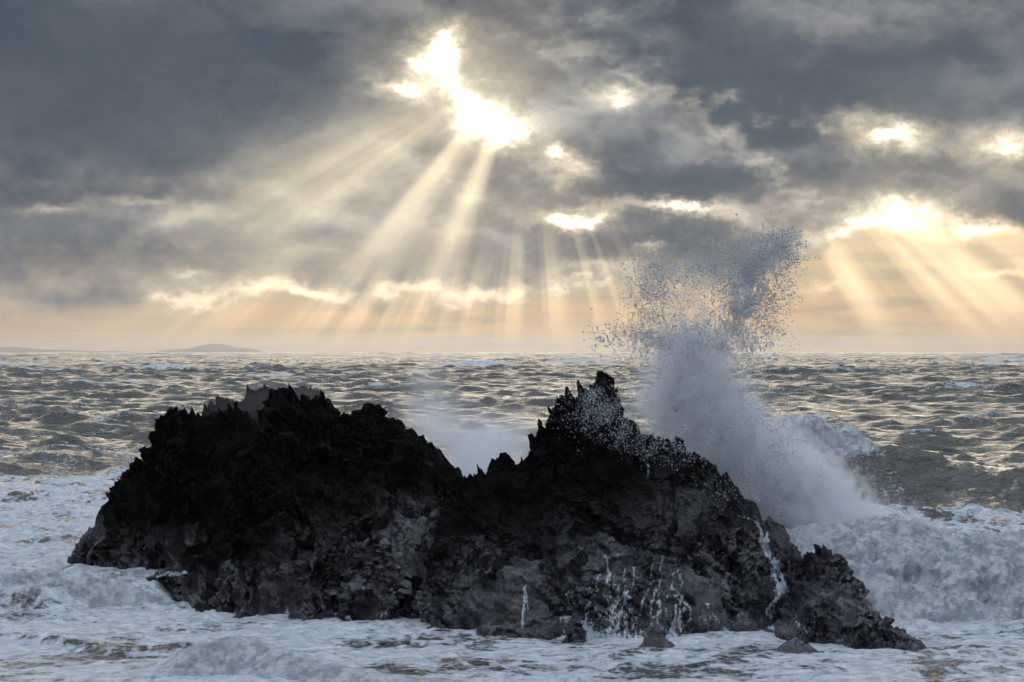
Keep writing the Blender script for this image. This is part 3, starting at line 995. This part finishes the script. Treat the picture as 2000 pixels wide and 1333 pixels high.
# ------------------------------------------------------------------ spray: drifting mist and flying drops
def vol_box(name, blobs, dens, lab, **kw):
    b = np.array(blobs)
    lo = (b[:, :3] - 1.7 * b[:, 3:6]).min(0)
    hi = (b[:, :3] + 1.7 * b[:, 3:6]).max(0)
    lo[2] = max(lo[2], -0.3)
    m = mat_volume(name, blobs, (lo + hi) / 2, dens, **kw)
    V = np.array([[x, y, z] for x in (lo[0], hi[0]) for y in (lo[1], hi[1]) for z in (lo[2], hi[2])])
    F = np.array([[0, 1, 3, 2], [4, 6, 7, 5], [0, 4, 5, 1], [2, 3, 7, 6], [0, 2, 6, 4], [1, 5, 7, 3]])
    o = mesh_np(name, V, F, m, False)
    return tag(o, lab, kind='stuff')


def puff(px, py, Y, rx, rz, ry, a):
    x, y, z = at(px, py, Y)
    k = Y / FPX
    return (x, y, z, rx * k, ry, rz * k, a)


SP = 56.5
vol_box('sea_spray', [puff(1375, 900, SP, 85, 80, 1.4, 0.95), puff(1360, 810, SP, 70, 80, 1.2, 0.75), puff(1345, 720, SP, 60, 80, 1.1, 0.50), puff(1290, 740, SP, 60, 60, 1.0, 0.26), puff(1410, 740, SP, 60, 70, 1.0, 0.34), puff(1340, 665, SP, 90, 40, 1.0, 0.26), puff(1425, 850, SP, 70, 80, 1.3, 0.8),
                      puff(1490, 930, SP, 90, 80, 1.8, 1.1), puff(1570, 980, SP, 100, 75, 1.8, 1.1), puff(1640, 1040, 55, 100, 55, 1.6, 1.0), puff(1260, 800, SP, 70, 60, 1.2, 0.30), puff(1700, 1040, 55, 90, 30, 1.4, 0.6),
                      puff(1455, 590, SP, 32, 60, 1.0, 0.42), puff(1350, 610, SP, 100, 60, 1.2, 0.20), puff(1500, 500, SP, 50, 36, 1.0, 0.36), puff(1300, 560, SP, 50, 50, 1.0, 0.12), puff(1590, 1100, 52.5, 50, 60, 1.2, 0.8), puff(1680, 1150, 50, 50, 50, 1.2, 0.45)],
        4.5, 'tall cloud of white spray thrown up behind the right rock', nscale=2.3, lo=0.42, hi=0.60)
vol_box('sea_spray', [puff(835, 800, 66, 60, 80, 1.6, 0.26), puff(900, 860, 66, 90, 60, 1.6, 0.5), puff(980, 880, 66, 70, 60, 1.5, 0.6), puff(930, 920, 64, 60, 40, 1.3, 0.9), puff(850, 740, 66, 40, 60, 1.4, 0.14)],
        2.0, 'soft mist drifting up between the two sea stacks', nscale=0.8, lo=0.28, hi=0.7)
vol_box('sea_spray', [puff(470, 790, 64.0, 90, 40, 0.8, 0.5), puff(590, 775, 64.5, 70, 36, 0.8, 0.7)], 0.13,
        'thin mist hanging over the crags behind the left sea stack', nscale=0.5, lo=0.1, hi=0.6)
vol_box('sea_spray', [puff(1550, 850, 95, 60, 30, 1.6, 1.0), puff(1630, 862, 95, 60, 24, 1.6, 1.0), puff(1540, 900, 92, 60, 40, 2.0, 0.6), puff(1620, 950, 84, 80, 30, 2.0, 0.28)],
        1.6, 'white spume blowing off the swell\'s crest behind the right rock', nscale=1.2)

OCT = np.array([[1, 0, 0], [-1, 0, 0], [0, 1, 0], [0, -1, 0], [0, 0, 1], [0, 0, -1]], float)
OCF = np.array([[0, 2, 4], [2, 1, 4], [1, 3, 4], [3, 0, 4], [2, 0, 5], [1, 2, 5], [3, 1, 5], [0, 3, 5]])
TET = np.array([[1, 1, 1], [1, -1, -1], [-1, 1, -1], [-1, -1, 1]], float) * 0.8
TEF = np.array([[0, 1, 2], [0, 3, 1], [0, 2, 3], [1, 3, 2]])


def drops(name, C, R, stretch, mat, lab, seed, fine=True):
    SH, SF = (TET, TEF) if fine else (OCT, OCF)
    nv = len(SH)
    r = np.random.default_rng(seed)
    n = len(C)
    D = r.normal(size=(n, 3)) * np.array([0.8, 0.5, 1.0])
    D /= np.linalg.norm(D, axis=1)[:, None]
    st = 1 + stretch * r.random(n) ** 2
    V = SH[None] * R[:, None, None] * r.uniform(0.7, 1.2, (n, nv, 1))
    dot = (V * D[:, None, :]).sum(2)
    V = V + D[:, None, :] * (dot * (st[:, None] - 1))[:, :, None]
    V = (V + C[:, None, :]).reshape(-1, 3)
    F = (SF[None] + nv * np.arange(n)[:, None, None]).reshape(-1, 3)
    o = mesh_np(name, V, F, mat, True)
    return tag(o, lab, kind='stuff')


def spray_points(specs, seed, clump=1.0, thr=0.0):
    """specs: (px, py, spread x, spread y, distance, spread in depth, number); kept where a 3-D noise is high"""
    r = np.random.default_rng(seed)
    out = []
    for (px, py, sx, sy, Y, dY, n) in specs:
        m = int(n * 3)
        Yv = Y + r.normal(0, dY, m)
        a = px + r.normal(0, sx, m)
        b = py + r.normal(0, sy, m)
        p = np.stack([(a - 1000) / FPX * Yv, Yv, HC - (b - HY) / FPX * Yv], 1)
        q = p * np.array([1.6, 0.9, 1.6]) * clump
        q = q + 0.5 * fbm(q * 0.8, 2)[:, None]
        f = fbm(q, 4, 0.6)
        p = p[f > thr + np.quantile(f, 0.45)][:n]
        out.append(p)
    return np.concatenate(out)


def mat_drop():
    m, out = new_mat('water_drops')
    n = noise(pos(), 3.0, 3)
    col = mixc(n, (0.62, 0.65, 0.70), (0.90, 0.92, 0.95))
    b = principled(out, Base_Color=col, Roughness=0.25, IOR=1.33, Specular_IOR_Level=0.6)
    tr = node('ShaderNodeBsdfTranslucent')
    put(tr.inputs[0], col)
    mx = node('ShaderNodeMixShader')
    mx.inputs[0].default_value = 0.4
    X.tree.links.new(b.outputs[0], mx.inputs[1])
    X.tree.links.new(tr.outputs[0], mx.inputs[2])
    X.tree.links.new(mx.outputs[0], out.inputs[0])
    return m


m_drop = mat_drop()
def strings(specs, seed, origin=(1385, 900)):
    """torn strings of water: short trails of drops flung outward from the foot of the splash"""
    r = np.random.default_rng(seed)
    out = []
    for (px, py, sx, sy, Y, dY, n) in specs:
        for _ in range(n):
            a, b, Yv = px + r.normal(0, sx), py + r.normal(0, sy), Y + r.normal(0, dY)
            d = np.array([a - origin[0], b - origin[1]]) + r.normal(0, 90, 2)
            d /= np.linalg.norm(d) + 1e-6
            ln = r.gamma(2.0, 4.0)
            k = int(4 + ln * 1.3)
            u = np.linspace(0, 1, k)
            bend = r.normal(0, 0.35) * ln
            pa = a + d[0] * ln * u - d[1] * bend * u * u + r.normal(0, 0.8, k)
            pb = b + d[1] * ln * u + d[0] * bend * u * u + r.normal(0, 0.8, k)
            out.append(np.stack([(pa - 1000) / FPX * Yv, np.full(k, Yv), HC - (pb - HY) / FPX * Yv], 1))
    return np.concatenate(out)


pts = spray_points([(1350, 615, 70, 45, SP, 1.0, 4500), (1275, 600, 26, 55, SP, 0.9, 4500), (1300, 548, 36, 18, SP, 0.9, 1300), (1380, 530, 40, 20, SP, 0.9, 1400), (1440, 640, 20, 26, SP, 0.8, 3200), (1446, 600, 20, 26, SP, 0.8, 4000),
                    (1458, 560, 24, 24, SP, 0.8, 4500), (1478, 525, 28, 22, SP, 0.8, 4500), (1505, 492, 30, 18, SP, 0.8, 4500), (1525, 472, 22, 14, SP, 0.7, 2500), (1440, 505, 36, 20, SP, 0.8, 1400), (1515, 570, 22, 26, SP, 0.7, 1600),
                    (1500, 630, 18, 36, SP, 0.8, 1800), (1360, 668, 85, 16, SP, 0.9, 5000), (1340, 760, 75, 60, SP, 1.0, 6500), (1430, 830, 60, 60, SP, 1.0, 5000), (1260, 660, 36, 20, SP, 0.9, 1800)], 3, 1.3, 0.0)
pts = np.concatenate([pts, strings([(1350, 620, 80, 50, SP, 0.8, 140), (1275, 590, 24, 50, SP, 0.8, 90), (1470, 550, 40, 60, SP, 0.8, 130), (1510, 490, 30, 24, SP, 0.7, 70), (1360, 665, 70, 14, SP, 0.8, 120), (1330, 535, 60, 14, SP, 0.8, 50), (1400, 780, 70, 50, SP, 0.8, 120)], 14)])
r_ = np.random.default_rng(8)
R = 0.0048 + 0.015 * r_.random(len(pts)) ** 5
drops('flying_spray', pts, R, 1.6, m_drop, 'spatter of flying water drops against the bright sky', 1)
pts = spray_points([(1185, 660, 14, 10, SP, 0.5, 110), (1165, 650, 10, 10, SP, 0.5, 40), (1535, 570, 12, 10, SP, 0.4, 120), (1535, 480, 14, 22, SP, 0.5, 160), (1548, 510, 8, 6, SP, 0.4, 40), (1280, 555, 14, 20, SP, 0.6, 160),
                    (1350, 672, 60, 10, SP, 0.6, 260), (1440, 660, 30, 14, SP, 0.6, 140), (1370, 520, 20, 14, SP, 0.6, 120)], 5, 1.6, 0.1)
R = 0.009 + 0.022 * r_.random(len(pts)) ** 2.5
drops('flying_spray', pts, R, 2.2, m_drop, 'larger blobs and shreds of water at the plume\'s ragged edge', 2, False)
pts = spray_points([(1150, 800, 40, 26, 51.5, 0.4, 1700), (1200, 820, 40, 30, 51.3, 0.4, 2200), (1250, 850, 45, 24, 51.2, 0.4, 2200), (1330, 880, 45, 20, 50.9, 0.4, 1600), (1420, 950, 30, 30, 50, 0.4, 600), (1160, 770, 24, 16, 52, 0.4, 900)], 6, 1.5)
R = 0.0035 + 0.011 * r_.random(len(pts)) ** 4
drops('flying_spray', pts, R, 1.0, m_drop, 'white droplets raining onto the spire of the right rock', 3)
pts = spray_points([(1560, 920, 50, 40, 88, 1.5, 3000), (1620, 930, 60, 30, 86, 1.5, 2500), (1600, 860, 60, 18, 95, 1.0, 2500), (1680, 1000, 70, 30, 70, 1.5, 1800), (1560, 1020, 60, 60, 55, 1.0, 5000), (1480, 900, 60, 50, 55, 0.8, 5000), (1400, 870, 60, 50, 54.5, 0.8, 3500), (1700, 1060, 80, 20, 54, 0.8, 1500),
                    (1480, 960, 30, 40, 53, 0.7, 1500)], 9, 0.8)
R = 0.006 + 0.016 * r_.random(len(pts)) ** 4
drops('flying_spray', pts, R, 1.0, m_drop, 'white drops flung over the swell right of the right rock', 4)

# ------------------------------------------------------------------ far land
def island(name, prof, Y, depth, lab):
    prof = np.array(prof, float)
    px = np.linspace(prof[0, 0], prof[-1, 0], 140)
    py = np.interp(px, prof[:, 0], prof[:, 1])
    k = np.ones(7) / 7
    py = np.convolve(np.pad(py, 3, mode='edge'), k, 'valid')
    t = np.linspace(-1, 1, 25)
    xs = (px - 1000) / FPX * Y
    h = np.maximum((HY - py) / FPX * Y + HC, -3)
    V = []
    for tt in t:
        hz = np.where(h > 0, h, 0) * (1 - tt * tt) ** 0.7 - 3 * abs(tt)
        V.append(np.stack([xs, np.full_like(xs, Y + tt * depth), hz], 1))
    V = np.concatenate(V)
    V[:, 2] += 2.2 * fbm(V * np.array([0.02, 0.02, 0]), 3) * (V[:, 2] > 4)
    o = mesh_np(name, V, grid_faces(len(t), len(px)), m_land)
    return tag(o, lab, name)


m_land = mat_plain('far_land', (0.07, 0.075, 0.06), 0.9, 0.2, 0.3, 0.01)
island('island', [(305, 689), (318, 685), (345, 683), (375, 681), (390, 676), (410, 672), (430, 672), (448, 676), (462, 680), (490, 681), (503, 684), (512, 689)], 23000, 480, 'hazy domed island on the horizon, left of centre')
island('headland', [(-160, 678), (-60, 676), (0, 679), (25, 677), (45, 680), (90, 683), (130, 684), (170, 686), (230, 686), (290, 689)], 24000, 800, 'long low hazy headland on the horizon at far left')

# ------------------------------------------------------------------ sea haze
m_haze, out = new_mat('haze_air')
v = node('ShaderNodeVolumePrincipled')
v.inputs['Color'].default_value = (0.93, 0.95, 1.0, 1)
v.inputs['Density'].default_value = 5e-5
v.inputs['Anisotropy'].default_value = 0.75
X.tree.links.new(v.outputs[0], out.inputs['Volume'])
lo, hi = (-60000, -320, -7.5), (60000, 27000, 140)
V = np.array([[x, y, z] for x in (lo[0], hi[0]) for y in (lo[1], hi[1]) for z in (lo[2], hi[2])], float)
F = np.array([[0, 1, 3, 2], [4, 6, 7, 5], [0, 4, 5, 1], [2, 3, 7, 6], [0, 2, 6, 4], [1, 5, 7, 3]])
tag(mesh_np('haze', V, F, m_haze, False), 'thin sea haze over the bay', kind='stuff')
